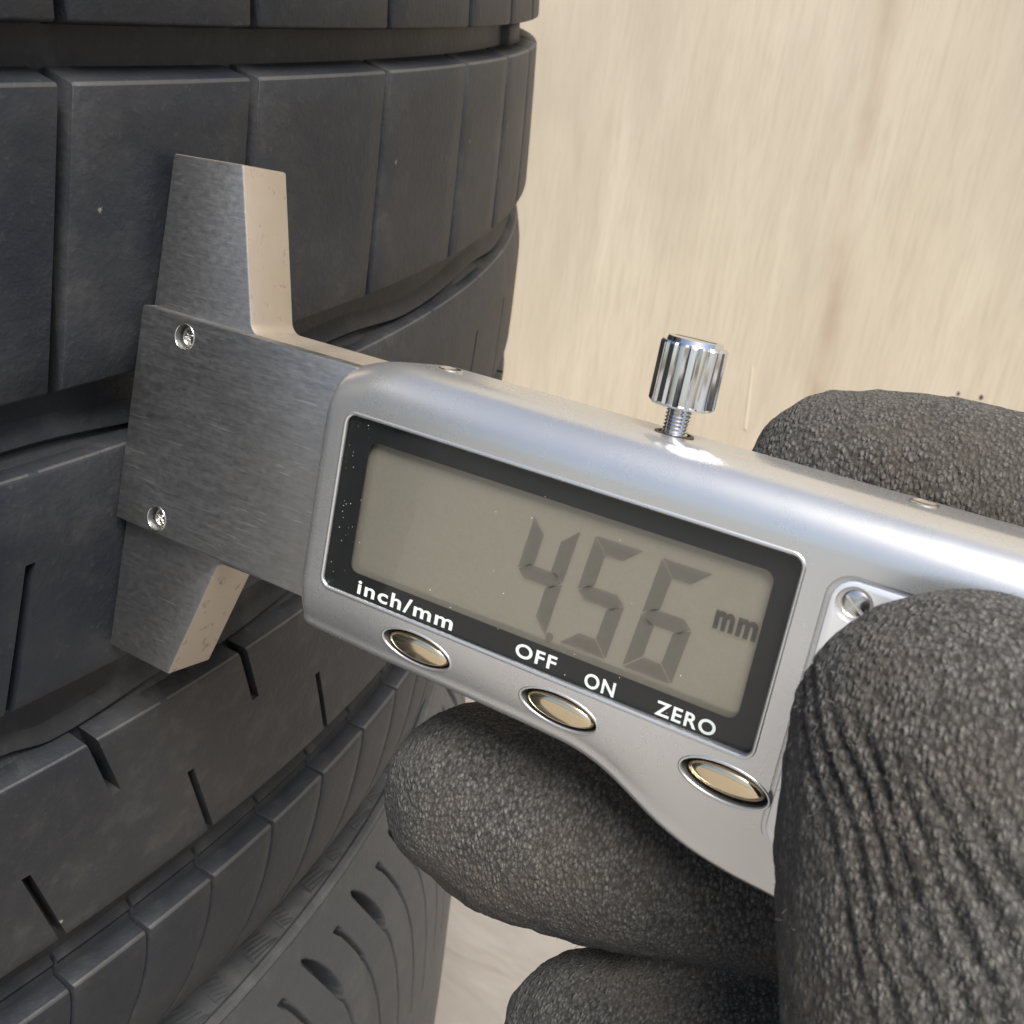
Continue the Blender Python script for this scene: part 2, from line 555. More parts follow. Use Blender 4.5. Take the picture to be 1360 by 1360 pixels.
# third and fourth ribs run all the way round, cut by narrow slots
def rib_band(name, zs, slots, wlo, whi, face, ridge, step=0.3):
    """zs=(zlo,zhi). slots: list of (theta_at_z(z), z_from, z_to, width). face(z)=extra drop; ridge(th)=offset of the mid-wall ridge"""
    zlo, zhi = zs
    zn = [zlo + 0.0006] + [zlo + (zhi - zlo) * i / 14 for i in range(1, 14)] + [zhi - 0.0006]
    brk = sorted({s[1] for s in slots} | {s[2] for s in slots})
    zn = sorted(set([round(z, 6) for z in zn] + [round(z, 6) for z in brk if zlo + 0.0006 < z < zhi - 0.0006]))
    slant = slots[0][0]
    cols = []                     # (theta at reference, in-slot index set)
    edges = []
    for th, zf, zt, wd in slots:
        h = math.degrees(wd / R0) / 2
        edges.append((th - h, th + h, zf, zt))
    ths = sorted(set([round(i * step, 4) for i in range(int(360 / step))]))
    ths = [t for t in ths if not any(e[0] - 0.08 < t < e[1] + 0.08 for e in edges)]
    allc = [(t, None, 0) for t in ths]
    for e in edges:
        allc += [(e[0], None, 0), (e[0] + 1e-4, e, 1), (e[1] - 1e-4, e, 1), (e[1], None, 0)]
    allc.sort(key=lambda c: c[0])
    vs, fs, cnt = [], [], None
    for t, e, ins in allc:
        sec = []
        def P(z, r):
            sec.append(cyl(t + rib_band.off(z), z, r))
        def rz(z):
            return rad(z) - face(z, t)
        cutlo = e is not None and e[2] <= zlo + 1e-6
        cuthi = e is not None and e[3] >= zhi - 1e-6
        dlo = 0.0041 if cutlo else 0
        dhi = 0.0041 if cuthi else 0
        P(zlo - wlo, rad(zlo) - DG - 0.0004)
        P(zlo - wlo * 0.35, rad(zlo) - max(0.0027, dlo))
        P(zlo, rz(zlo) - max(0.0006, dlo))
        P(zlo + 0.0002, rz(zlo) - max(0.0002, dlo))
        for z in zn:
            d = 0.0041 if (e is not None and e[2] - 1e-6 <= z <= e[3] + 1e-6) else 0.0
            if e is not None and any(abs(z - x) < 2e-6 for x in (e[2], e[3])):
                lo_edge = abs(z - e[2]) < 2e-6
                P(z, rz(z) - (0.0 if lo_edge else 0.0041))
                P(z, rz(z) - (0.0041 if lo_edge else 0.0))
            else:
                P(z, rz(z) - d)
                if any(abs(z - round(x, 6)) < 2e-6 for x in brk):
                    P(z, rz(z) - d)
        P(zhi - 0.0002, rz(zhi) - max(0.00012, dhi))
        P(zhi, rz(zhi) - max(0.0004, dhi))
        P(zhi + 0.0003, rad(zhi) - max(0.0036, dhi))
        P(zhi + ridge(t) * 0.6, rad(zhi) - 0.0044)
        P(zhi + ridge(t), rad(zhi) - 0.0033)
        P(zhi + ridge(t) + 0.0004, rad(zhi) - 0.0034)
        P(zhi + whi + ridge(t) + 0.0016, rad(zhi) - DG - 0.0004)
        if cnt is None:
            cnt = len(sec)
        assert len(sec) == cnt, (len(sec), cnt)
        vs += sec
    n = len(allc)
    for i in range(n):
        k = (i + 1) % n
        for j in range(cnt - 1):
            fs.append((i * cnt + j, i * cnt + j + 1, k * cnt + j + 1, k * cnt + j))
    me = bpy.data.meshes.new(name)
    me.from_pydata(vs, [], fs)
    me.flip_normals()
    me.materials.append(M_RUB)
    me.materials.append(M_HILITE)
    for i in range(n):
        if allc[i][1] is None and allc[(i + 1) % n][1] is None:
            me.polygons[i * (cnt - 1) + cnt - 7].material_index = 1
    return me

def saw(phase, amp):
    st = starts(phase)
    def f(th):
        th = (th - phase) % 360 + phase
        for a, p in st:
            if a <= th < a + p:
                t = (th - a) / p
                return 0.0008 + 0.75 * amp * (0.5 - 0.5 * math.cos(math.pi * t / 0.78) if t < 0.78 else 0.5 + 0.5 * math.cos(math.pi * (t - 0.78) / 0.22))
        return 0.0003
    return f
# the slots lean: everything is laid out at the reference height and sheared by rib_band.off
rib_band.off = lambda z: (z + 0.0770) * 41.0
sl3 = [((a + 8.28 - 10.2) % 360, -0.0862, -0.0672, 0.0013) for a, p in starts(10.2)]
def wave3(th):
    t = ((th - 23.2) % (360 / 34)) / (360 / 34)
    return 0.0009 + 0.0017 * (0.5 - 0.5 * math.cos(2 * math.pi * t ** 1.25))
def face3(z, th):
    return 0.0013 * min(1.0, max(0.0, (z + 0.0642) / 0.0070)) ** 1.2 if z > -0.0642 else 0.0
link('tread_rib', rib_band('tread_rib', (-0.0862, -0.0570), sl3, 0.0016, 0.0012, face3, wave3), M_RUB, tyre, 42)
rib_band.off = lambda z: -(z + 0.1120) * 58.0
sl4 = []
for a, p in starts(10.2):
    sl4.append(((a + 10.78 - 10.2) % 360, -0.1075, -0.0967, 0.0016))
    sl4.append(((a + 7.95 + p - 10.2) % 360, -0.1281, -0.1125, 0.0013))
link('tread_rib', rib_band('tread_rib', (-0.1281, -0.0967), sl4, 0.0018, 0.0012, lambda z, t: 0.0, saw(15.2 - 5.0 + 0.0, 0.0021)), M_RUB, tyre, 42)
rm = bpy.data.meshes.new('rear_tread')
rm.from_pydata(rear_v, [], rear_f)
tag(link('rear_tread', rm, M_RUB, tyre, 42), kind='stuff')

# wear bars: raised bits of groove floor
def wear_bar(t0, t1, z0, z1, h):
    secs = []
    for t, d in ((t0, 0), (t0 + 0.15, h * 0.8), (t0 + 0.4, h), (t1 - 0.4, h), (t1 - 0.15, h * 0.8), (t1, 0)):
        secs.append([cyl(t, z, rad(z) - DG - 0.0003 + d * f) for z, f in ((z0, 0.3), (z0 + 0.0012, 1.0), (z1 - 0.0012, 1.0), (z1, 0.3))])
    link('wear_bar', loft('wear_bar', secs, caps=False), M_RUB, tyre, 60)
wear_bar(3.0, 9.6, -0.0162, -0.0100, 0.0022)
wear_bar(34.5, 38.0, -0.0162, -0.0100, 0.0020)

# the lower tyre
LZ = -0.2900
lp = [(0.205, -0.212), (0.206, -0.199), (0.214, -0.1915), (0.232, -0.1855), (0.256, -0.1823), (0.280, -0.1824), (0.296, -0.1834), (0.3040, -0.1850),
      (0.3092, -0.1868), (0.3100, -0.1862), (0.3112, -0.1864), (0.3117, -0.1874), (0.3118, -0.1882)]
sh = [(0.3117, -0.1876), (0.3124, -0.1905), (0.3134, -0.1950), (0.3150, -0.2000), (0.3174, -0.2070), (0.3198, -0.2160), (0.3214, -0.2260), (0.3225, -0.2400), (0.3229, -0.2560), (0.3230, -0.2700)]
low_half = lp[:-1] + [(r - 0.0055, z - 0.0006) for r, z in sh] + [(0.3175, -0.29)]
prof = low_half + [(r, 2 * LZ - z) for r, z in reversed(low_half[:-1])]
prof += [(0.207, -0.364), (0.285, -0.345), (0.298, -0.29), (0.285, -0.235), (0.207, -0.216), (0.205, -0.212)]
link('carcass', revolve('carcass', prof), M_RUB2, low, 45)

def shoulder_mesh(pitch):
    """one pitch of the slotted shoulder: an oval slot with a thin tail and a square-headed thin sipe"""
    # arc-length table of the profile
    L = [0.0]
    for i in range(1, len(sh)):
        L.append(L[-1] + math.hypot(sh[i][0] - sh[i - 1][0], sh[i][1] - sh[i - 1][1]))
    def at(s):
        s = min(max(s, 0), L[-1])
        for i in range(1, len(L)):
            if s <= L[i] + 1e-9:
                f = (s - L[i - 1]) / (L[i] - L[i - 1])
                return tuple(sh[i - 1][q] + f * (sh[i][q] - sh[i - 1][q]) for q in (0, 1))
        return sh[-1]
    ns, nu = 190, 66
    def slot_c(s):                # centre line, degrees, of slots along the profile (leans, then runs straight)
        return 3.3 * (1 - math.exp(-max(0.0, s - 0.003) / 0.020))
    vs, fs = [], []
    for i in range(nu + 1):
        th = pitch * i / nu
        for j in range(ns + 1):
            s = L[-1] * j / ns
            r, z = at(s)
            mm = lambda deg: deg * math.pi / 180 * 315.0
            d = 0.0
            sm = s * 1000
            for k in (-1, 0, 1):
                u = th - k * pitch
                c = slot_c(s)
                # oval slot
                x = mm(u - 0.0 - c)
                if 6.0 < sm < 27:
                    hw = 1.75 * math.sqrt(max(0.0, 1 - ((sm - 16.5) / 10.0) ** 2))
                    if hw > 0:
                        d = max(d, 0.0058 * min(1.0, max(0.0, (hw - abs(x)) / 0.35)))
                if 23 < sm < 77:
                    d = max(d, 0.0022 * min(1.0, max(0.0, (0.40 - abs(x)) / 0.2)))
                # square-headed sipe
                x = mm(u - 2.0 - c)
                if 9.4 < sm < 11.6:
                    d = max(d, 0.0030 * min(1.0, max(0.0, (1.0 - abs(x)) / 0.25)))
                if 10 < sm < 73:
                    ww = 0.62 if sm < 24 else 0.36
                    d = max(d, 0.0026 * min(1.0, max(0.0, (ww - abs(x)) / 0.18)))
            nz = 0.7 if j < ns else 0.7
            vs.append(cyl(th, z - d * 0.25, r - d))
    m = ns + 1
    for i in range(nu):
        for j in range(ns):
            fs.append((i * m + j, (i + 1) * m + j, (i + 1) * m + j + 1, i * m + j + 1))
    me = bpy.data.meshes.new('shoulder_block')
    me.from_pydata(vs, [], fs)
    me.materials.append(M_RUB2)
    me.shade_smooth()
    return me
PL = 4.0
shm = shoulder_mesh(PL)
NV = 24
T0 = 19.7 - 6 * PL
for i in range(NV):
    o = link('shoulder_block', shm, None, low)
    o.rotation_euler.z = RAD(T0 + i * PL)
link('rear_shoulder', revolve('rear_shoulder', sh, T0 + NV * PL, T0 + 360, 180), M_RUB2, low, 60)
link('tread_band', revolve('tread_band', [(0.3230, -0.2700), (0.3230, -0.29), (0.3230, -0.31)] + [(r, 2 * LZ - z) for r, z in reversed(sh)]), M_RUB2, low, 60)

# moulded hatching on the lower tyre's upper sidewall
def hatch_mesh():
    vs, fs = [], []
    def zs(r):
        return np.interp(r, [0.280, 0.296, 0.3040, 0.3092], [-0.1824, -0.1834, -0.1850, -0.1868])
    def bar(t0, r0, t1, r1, w, h):
        a, b = Vector(cyl(t0, zs(r0), r0)), Vector(cyl(t1, zs(r1), r1))
        d = (b - a).normalized()
        n = Vector((0, 0, 1))
        s = d.cross(n).normalized() * w / 2
        k = len(vs)
        for p in (a, b):
            vs.extend([p - s - n * 0.0006, p - s * 0.5 + n * h, p + s * 0.5 + n * h, p + s - n * 0.0006])
        fs.extend([(k, k + 1, k + 5, k + 4), (k + 1, k + 2, k + 6, k + 5), (k + 2, k + 3, k + 7, k + 6), (k, k + 3, k + 2, k + 1), (k + 4, k + 5, k + 6, k + 7)])
    for q, (ta, tb) in enumerate(((0.0, 1.3), (1.9, 3.0))):
        for i in range(13):
            r0 = 0.2965 + i * 0.00098
            wdt = (tb - ta) * (0.35 + 0.65 * i / 12) if q == 0 else (tb - ta) * (1 - 0.6 * i / 12)
            bar(ta, r0, ta + wdt, min(r0 + 0.0013, 0.3090), 0.00042, 0.00022)
        bar(ta - 0.12, 0.2960, ta - 0.12, 0.3085, 0.0006, 0.0003)
    bar(3.4, 0.2960, 3.9, 0.3085, 0.0006, 0.0003)
    return pydata('sidewall_hatching', vs, fs)
hm = hatch_mesh()
hm.materials.append(M_RUB2)
for i in range(14):
    o = link('sidewall_hatching', hm, None, low)
    o.rotation_euler.z = RAD(2.2 + i * 4.05)

# ------------------------------------------------------------------ digital tread depth gauge (local mm: x away from the tyre, y up along the tread, z towards the viewer)
GX = Vector((0.20543138, -0.97813188, 0.03249572))
GY = Vector((0.18777436, 0.0719807, 0.97957112))
GZ = Vector((-0.9604888, -0.19513278, 0.19845518))
GP = Vector((0.05787865, -0.31502722, -0.08248261 + ZO)) + GX * 0.0001
GM = Matrix(((GX.x, GY.x, GZ.x, GP.x), (GX.y, GY.y, GZ.y, GP.y), (GX.z, GY.z, GZ.z, GP.z), (0, 0, 0, 1)))
gauge = bpy.data.objects.new('depth_gauge', None)
COL.objects.link(gauge)
gauge.matrix_world = GM
tag(gauge, 'silver digital tread depth gauge reading 4.56 held square against the tyre', 'gauge')
MM = 0.001

def extrude(name, pts, z0, z1):
    n = len(pts)
    vs = [(x * MM, y * MM, z0 * MM) for x, y in pts] + [(x * MM, y * MM, z1 * MM) for x, y in pts]
    fs = [tuple(range(n)), tuple(range(2 * n - 1, n - 1, -1))] + [(i, (i + 1) % n, n + (i + 1) % n, n + i) for i in range(n)]
    return pydata(name, vs, fs)

def fillet(p0, p1, p2, r, n=6):
    a, b, c = (Vector((*p, 0)) for p in (p0, p1, p2))
    u, v = (a - b).normalized(), (c - b).normalized()
    ang = math.acos(max(-1, min(1, u.dot(v)))) / 2
    d = r / math.tan(ang)
    s, e = b + u * d, b + v * d
    cen = b + (u + v).normalized() * r / math.sin(ang)
    out = []
    for i in range(n + 1):
        q = s.lerp(e, i / n) - cen
        q = q.normalized() * r + cen
        out.append((q.x, q.y))
    return out

def rrect(x0, x1, y0, y1, r, n=6):
    c = [(x0, y0), (x1, y0), (x1, y1), (x0, y1)]
    out = []
    for i in range(4):
        out += fillet(c[i - 1], c[i], c[(i + 1) % 4], r, n)
    return out

def ellipse(cx, cy, a, b, n=40, rot=0.0):
    out = []
    for i in range(n):
        t = 2 * math.pi * i / n
        x, y = a * math.cos(t), b * math.sin(t)
        out.append((cx + x * math.cos(rot) - y * math.sin(rot), cy + x * math.sin(rot) + y * math.cos(rot)))
    return out

def tube(name, path, r, mat, parent, n=8, closed=True):
    """thin round bead along a closed local-mm path of 3D points"""
    P = [Vector(p) for p in path]
    m = len(P)
    secs = []
    for i in range(m):
        d = (P[(i + 1) % m] - P[i - 1]).normalized()
        up = Vector((0, 0, 1))
        s = d.cross(up).normalized()
        up = s.cross(d)
        secs.append([((P[i] + s * math.cos(2 * math.pi * k / n) * r + up * math.sin(2 * math.pi * k / n) * r) * MM) for k in range(n)])
    vs = [p for s in secs for p in s]
    fs = [(i * n + k, i * n + (k + 1) % n, ((i + 1) % m) * n + (k + 1) % n, ((i + 1) % m) * n + k) for i in range(m) for k in range(n)]
    return link(name, pydata(name, vs, fs), mat, parent, 180)

# steel base: two jaws and the beam stub
jaw = [(0.0, 0.0), (10.3, -0.2)] + fillet((10.3, -0.2), (16.1, 16.2), (33, 16.6), 1.0) + [(33, 16.6), (33, 43.3)] + fillet((33, 43.3), (16.5, 43.3), (12.3, 60.7), 1.6) + [(12.3, 60.7), (2.0, 60.4)]
base = link('measuring_base', extrude('measuring_base', jaw, -7.0, 0.0), M_JAW, gauge)
bake(base, 0.00022, 2, 40)
base.data.materials.append(M_EDGE)
for p in base.data.polygons:
    if abs(p.normal.z) < 0.5:
        p.material_index = 1
base.data.shade_smooth()
base.data.set_sharp_from_angle(angle=RAD(35))

def disc_cutter(cx, cy, r, z0, z1, n=28):
    return link('cutter', extrude('cutter', ellipse(cx, cy, r, r, n), z0, z1), None, gauge)

SCR = [(8.5, 41.15), (7.35, 19.3)]
plate = link('cover_plate', extrude('cover_plate', [(1.55, 43.35), (0.75, 17.5), (32.6, 17.2), (32.6, 43.45)], 0.03, 1.8), M_PLATE, gauge)
bake(plate, 0.00020, 2, 40)
cs = [disc_cutter(x, y, 1.42, 0.55, 3.0) for x, y in SCR]
bpy.context.view_layer.update()
cut(plate, cs)
plate.data.shade_smooth()
plate.data.set_sharp_from_angle(angle=RAD(35))

def screw(cx, cy, z, r, rot, parent=gauge):
    rings = [(0.0, 0.42), (r * 0.35, 0.42), (r * 0.78, 0.34), (r, 0.12), (r, -0.6)]
    n = 28
    vs, fs = [], []
    for rr, h in rings:
        for k in range(n):
            a = 2 * math.pi * k / n
            vs.append(((cx + rr * math.cos(a)) * MM, (cy + rr * math.sin(a)) * MM, (z + h) * MM))
    for i in range(len(rings) - 1):
        for k in range(n):
            fs.append((i * n + k, i * n + (k + 1) % n, (i + 1) * n + (k + 1) % n, (i + 1) * n + k))
    fs.append(tuple((len(rings) - 1) * n + k for k in range(n)))
    bm = bmesh.new()
    me = bpy.data.meshes.new('screw')
    me.from_pydata(vs, [], fs)
    bm.from_mesh(me)
    bmesh.ops.remove_doubles(bm, verts=bm.verts, dist=1e-7)
    bmesh.ops.recalc_face_normals(bm, faces=bm.faces)
    bm.to_mesh(me)
    bm.free()
    o = link('screw', me, M_SCREW, parent)
    cs = []
    for q in (0, 1):
        w_, l_ = 0.17, r * 0.72
        c, s = math.cos(rot + q * math.pi / 2), math.sin(rot + q * math.pi / 2)
        pts = [(cx + x * c - y * s, cy + x * s + y * c) for x, y in ((-l_, -w_), (l_, -w_), (l_, w_), (-l_, w_))]
        cs.append(link('cutter', extrude('cutter', pts, z - 0.05 + q * 0.013, z + 1.0 + q * 0.02), None))
    # keep the world frames equal while cutting
    for c_ in cs:
        c_.parent = parent
    cut(o, cs)
    o.data.shade_smooth()
    o.data.set_sharp_from_angle(angle=RAD(30))
    return o
bpy.context.view_layer.update()
for i, (x, y) in enumerate(SCR):
    screw(x + 0.02, y, 0.75, 1.22, 0.5 + i * 0.4)
    tube('countersink', [(a, b, 1.78) for a, b in ellipse(x, y, 1.45, 1.45, 36)], 0.10, M_SCREW, gauge)

# depth pin reaching into the groove
pin = []
for k in range(13):
    a = 2 * math.pi * k / 12
    pin.append((math.cos(a) * 0.8, math.sin(a) * 0.8))
secs = [[(x * MM, (30 + a) * MM, (-3.5 + b) * MM) for a, b in pin[:12]] for x in (3.0, -2.0)] + [[(-4.4 * MM, (30 + a * 0.3) * MM, (-3.5 + b * 0.3) * MM) for a, b in pin[:12]]]
link('depth_pin', loft('depth_pin', secs, True, True), M_SCREW, gauge, 40)

# silver housing
def ybot(x):
    k = [(31, 14.9), (41, 14.55), (52, 14.45), (60, 14.3), (65, 14.1), (68.5, 13.2), (71.5, 11.7), (74.5, 10.2), (78, 9.1), (82, 8.5), (88, 8.2), (104, 8.2), (108, 9.5), (113, 13.5), (118, 14.3)]
    xs = [a for a, _ in k]
    # smooth interpolation
    def li(q):
        return float(np.interp(q, xs, [b for _, b in k]))
    return sum(li(x + d) for d in (-1.2, -0.6, 0, 0.6, 1.2)) / 5

ZF, YT, XL, XR = 4.5, 45.0, 31.2, 118.0
def zface(y, yb):
    """front face: flat round the display, easing back towards the lower edge"""
    if y > 20.2:
        return ZF
    t = (20.2 - y) / max(1e-6, 20.2 - yb)
    return ZF - (0.35 * t + 1.5 * t * t)
def body_sec(x, ins):
    yb = ybot(x) + ins
    yt = YT - ins - 2.0 * max(0.0, 1 - (x - XL) / 7.5) ** 2 - 2.0 * max(0.0, 1 - (XR - x) / 7.5) ** 2
    zo = -ins
    pts = []
    R1 = 4.6
    for i in range(13):           # top, rolling over to the front
        a = math.pi / 2 * i / 12
        pts.append((yt - R1 + R1 * math.cos(a) * 1.0, ZF + zo - R1 + R1 * math.sin(a)))
    for y in (37, 33, 29, 25, 22, 20.6):
        pts.append((y, ZF + zo))
    ys = [20.2 - (20.2 - yb - 1.3) * i / 9 for i in range(10)]
    for y in ys:
        pts.append((y, zface(y, yb) + zo))
    ze = zface(ys[-1], yb) + zo
    for i in range(1, 8):
        a = math.pi / 2 * i / 7
        pts.append((yb + 1.3 - 1.3 * math.sin(a), ze - 1.1 + 1.1 * math.cos(a)))
    pts += [(yb + 0.1, -1.5), (yb + 1.8, -4.0), (max(yb + 5, 16.0), -7.0), (17.5, -8.0), (yt - 1.2, -8.0), (yt - 0.5, -7.6), (yt - 0.25, -4.0)]
    return [(x * MM, y * MM, z * MM) for y, z in pts]
xs = [(XL, 1.0), (XL + 0.06, 0.66), (XL + 0.22, 0.38), (XL + 0.5, 0.14), (XL + 0.9, 0.02), (XL + 1.3, 0.0)]
xs += [(XL + 1.3 + (XR - XL - 2.6) * i / 70, 0.0) for i in range(1, 70)]
xs += [(XL + XR - x, i) for x, i in reversed(xs[:6])]
body = link('housing', loft('housing', [body_sec(x, i) for x, i in xs], True, True), M_SILVER, gauge)
SX0, SX1, SY0, SY1 = 34.2, 81.75, 20.75, 39.35
BTN = [(46.75, 17.95), (63.2, 17.85), (79.95, 17.75)]
bpy.context.view_layer.update()
def cutter(pts, z0, z1):
    o = link('cutter', extrude('cutter', pts, z0, z1), None, gauge)
    return o
cs = [cutter(rrect(SX0, SX1, SY0, SY1, 1.1), 2.2, 7)]
cs += [cutter(ellipse(x, y, 4.12, 1.72, 48, RAD(-1.5)), 1.2 + 0.01 * i, 7) for i, (x, y) in enumerate(BTN)]
cs += [cutter(rrect(83.9, 112, 13.5, 39.15, 2.2), 3.95, 7.2)]
bpy.context.view_layer.update()
cut(body, cs)
body.data.shade_smooth()
body.data.set_sharp_from_angle(angle=RAD(38))

# rounded lips round the display and the buttons
tube('display_lip', [(x, y, ZF - 0.12) for x, y in rrect(SX0 - 0.05, SX1 + 0.05, SY0 - 0.05, SY1 + 0.05, 1.15)], 0.24, M_SILVER, gauge)
for (x, y) in BTN:
    pth = []
    for a, b in ellipse(x, y, 4.22, 1.80, 56, RAD(-1.5)):
        pth.append((a, b, zface(b, ybot(a)) - 0.06))
    tube('button_lip', pth, 0.17, M_SILVER, gauge)
    # dark well and gold button
    link('button_well', extrude('button_well', ellipse(x, y, 4.05, 1.66, 40, RAD(-1.5)), 1.3, 2.3), M_DARKGAP, gauge)
    rings = [(1.0, 1.4), (1.0, 3.55), (0.975, 3.85), (0.90, 4.08), (0.72, 4.28), (0.45, 4.40), (0.2, 4.45)]
    secs = [[(a * MM, b * MM, (z - 0.18 - 0.16 * (y - b)) * MM) for a, b in ellipse(x, y - 0.08, 3.72 * k, 1.40 * k, 40, RAD(-1.5))] for k, z in rings]
    link('button', loft('button', secs, True, True), M_GOLD, gauge, 60)

# display: reflector, segments, black mask, printing, glass
disp = link('display', extrude('display', rrect(SX0 + 0.1, SX1 - 0.1, SY0 + 0.1, SY1 - 0.1, 1.0), 2.25, 3.0), M_LCD, gauge)
WX0, WX1, WY0, WY1 = 37.2, 79.45, 23.25, 37.05
outer = rrect(SX0 + 0.03, SX1 - 0.03, SY0 + 0.03, SY1 - 0.03, 1.05)
inner = rrect(WX0, WX1, WY0, WY1, 1.0)
n = len(outer)
vs = [(x * MM, y * MM, z * MM) for z in (3.72, 3.78) for q in (outer, inner) for x, y in q]
fs = []
for i in range(n):
    k = (i + 1) % n
    fs += [(i, k, n + k, n + i), (2 * n + i, 2 * n + k, 3 * n + k, 3 * n + i), (i, k, 2 * n + k, 2 * n + i), (n + i, n + k, 3 * n + k, 3 * n + i)]
link('display_mask', pydata('display_mask', vs, fs), M_FRAME, disp)
link('glass', extrude('glass', rrect(SX0 + 0.05, SX1 - 0.05, SY0 + 0.05, SY1 - 0.05, 1.0), 3.95, 3.97), M_GLASS, disp)

def poly_part(name, polys, z, mat, parent, th=0.03):
    vs, fs = [], []
    for p in polys:
        n_ = len(p)
        k = len(vs)
        vs += [(x * MM, y * MM, z * MM) for x, y in p] + [(x * MM, y * MM, (z + th) * MM) for x, y in p]
        fs += [tuple(range(k, k + n_)), tuple(range(k + 2 * n_ - 1, k + n_ - 1, -1))] + [(k + i, k + (i + 1) % n_, k + n_ + (i + 1) % n_, k + n_ + i) for i in range(n_)]
    return link(name, pydata(name, vs, fs), mat, parent)

SEGS = {'4': 'fgbc', '5': 'afgcd', '6': 'afgecd'}
def digit(ch, x0, y0, w_, h_, t, sl):
    g = 0.09
    y2 = h_ / 2
    S_ = {'a': [(g, h_), (w_ - g, h_), (w_ - g - t, h_ - t), (g + t, h_ - t)],
          'd': [(g + t, t), (w_ - g - t, t), (w_ - g, 0), (g, 0)],
          'g': [(g, y2), (g + t * 0.6, y2 + t / 2), (w_ - g - t * 0.6, y2 + t / 2), (w_ - g, y2), (w_ - g - t * 0.6, y2 - t / 2), (g + t * 0.6, y2 - t / 2)],
          'f': [(0, y2 + g), (0, h_ - g), (t, h_ - g - t), (t, y2 + g + t * 0.5)],
          'e': [(0, g), (0, y2 - g), (t, y2 - g - t * 0.5), (t, g + t)],
          'b': [(w_, h_ - g), (w_, y2 + g), (w_ - t, y2 + g + t * 0.5), (w_ - t, h_ - g - t)],
          'c': [(w_, y2 - g), (w_, g), (w_ - t, g + t), (w_ - t, y2 - g - t * 0.5)]}
    return [[(x0 + x + sl * y, y0 + y) for x, y in S_[s]] for s in SEGS[ch]]
ZS = 3.22
for ch, x0 in (('4', 55.0), ('5', 61.4), ('6', 68.0)):
    for pl in digit(ch, x0, 24.0, 4.85, 11.0, 1.5, 0.12):
        poly_part('segment', [pl], ZS, M_SEG, disp)
poly_part('decimal_point', [ellipse(60.35, 24.1, 0.42, 0.42, 14)], ZS, M_SEG, disp)

def text(name, s, x, y, width, height, z, mat, parent, bold=0.0, shear=0.0):
    cu = bpy.data.curves.new('t', 'FONT')
    cu.body = s
    cu.size = 1
    cu.offset = bold
    cu.shear = shear
    cu.space_character = 1.14
    cu.extrude = 0.012
    o = bpy.data.objects.new('t', cu)
    COL.objects.link(o)
    bpy.context.view_layer.update()
    me = bpy.data.meshes.new_from_object(o.evaluated_get(bpy.context.evaluated_depsgraph_get()))
    bpy.data.objects.remove(o)
    co = np.array([v.co[:] for v in me.vertices])
    mn, mx = co.min(0), co.max(0)
    sx, sy = width / (mx[0] - mn[0]), height / (mx[1] - mn[1])
    for v in me.vertices:
        v.co = ((x + (v.co.x - mn[0]) * sx) * MM, (y + (v.co.y - mn[1]) * sy) * MM, (z + v.co.z) * MM)
    return link(name, me, mat, parent)
ZP = 3.80
text('lettering', 'inch/mm', 38.55, 21.15, 11.7, 1.55, ZP, M_WHITE, disp, 0.02)
text('lettering', 'OFF', 57.45, 21.25, 4.4, 1.42, ZP, M_WHITE, disp, 0.02)
text('lettering', 'ON', 64.95, 20.95, 3.1, 1.45, ZP, M_WHITE, disp, 0.02)
text('lettering', 'ZERO', 72.15, 21.0, 5.75, 1.42, ZP, M_WHITE, disp, 0.02)
text('unit_segment', 'mm', 75.2, 30.4, 3.9, 1.75, ZS, M_SEG2, disp, 0.045)

dv, df = [], []
for _ in range(46):
    if random.random() < 0.6:
        x, y = SX0 + 0.5 + abs(random.gauss(0, 1.3)), random.uniform(SY0 + 0.6, SY1 - 0.6)
    else:
        x, y = random.uniform(SX0 + 1, SX1 - 1), random.uniform(SY0 + 0.6, SY1 - 0.6)
    r, a0, k, m_ = random.uniform(0.015, 0.045), random.uniform(0, 6), len(dv), 6
    for z in (3.972, 3.985):
        dv += [((x + r * math.cos(a0 + q * 1.047) * random.uniform(0.7, 1.5)) * MM, (y + r * math.sin(a0 + q * 1.047)) * MM, z * MM) for q in range(m_)]
    df += [tuple(range(k, k + 6)), tuple(range(k + 11, k + 5, -1))] + [(k + q, k + (q + 1) % 6, k + 6 + (q + 1) % 6, k + 6 + q) for q in range(6)]
tag(link('dust', pydata('dust', dv, df), M_DUST, disp), kind='stuff')

# the display sits a touch askew in its pocket
piv = Matrix.Translation((58 * MM, 30 * MM, 3.6 * MM))
tilt = piv @ Matrix.Rotation(math.atan(0.014), 4, 'Y') @ piv.inverted()
for o in [disp] + list(disp.children):
    o.data.transform(tilt)

# battery cover with its screw
cov = link('battery_cover', extrude('battery_cover', rrect(84.35, 111.5, 14.0, 38.7, 1.9), 3.5, 4.42), M_BATT, gauge)
bake(cov, 0.00016, 2, 40)
bpy.context.view_layer.update()
cut(cov, [cutter(ellipse(86.35, 36.75, 1.55, 1.55, 30), 3.7, 6)])
cov.data.shade_smooth()
cov.data.set_sharp_from_angle(angle=RAD(38))
screw(86.35, 36.75, 3.7, 1.35, 0.9)

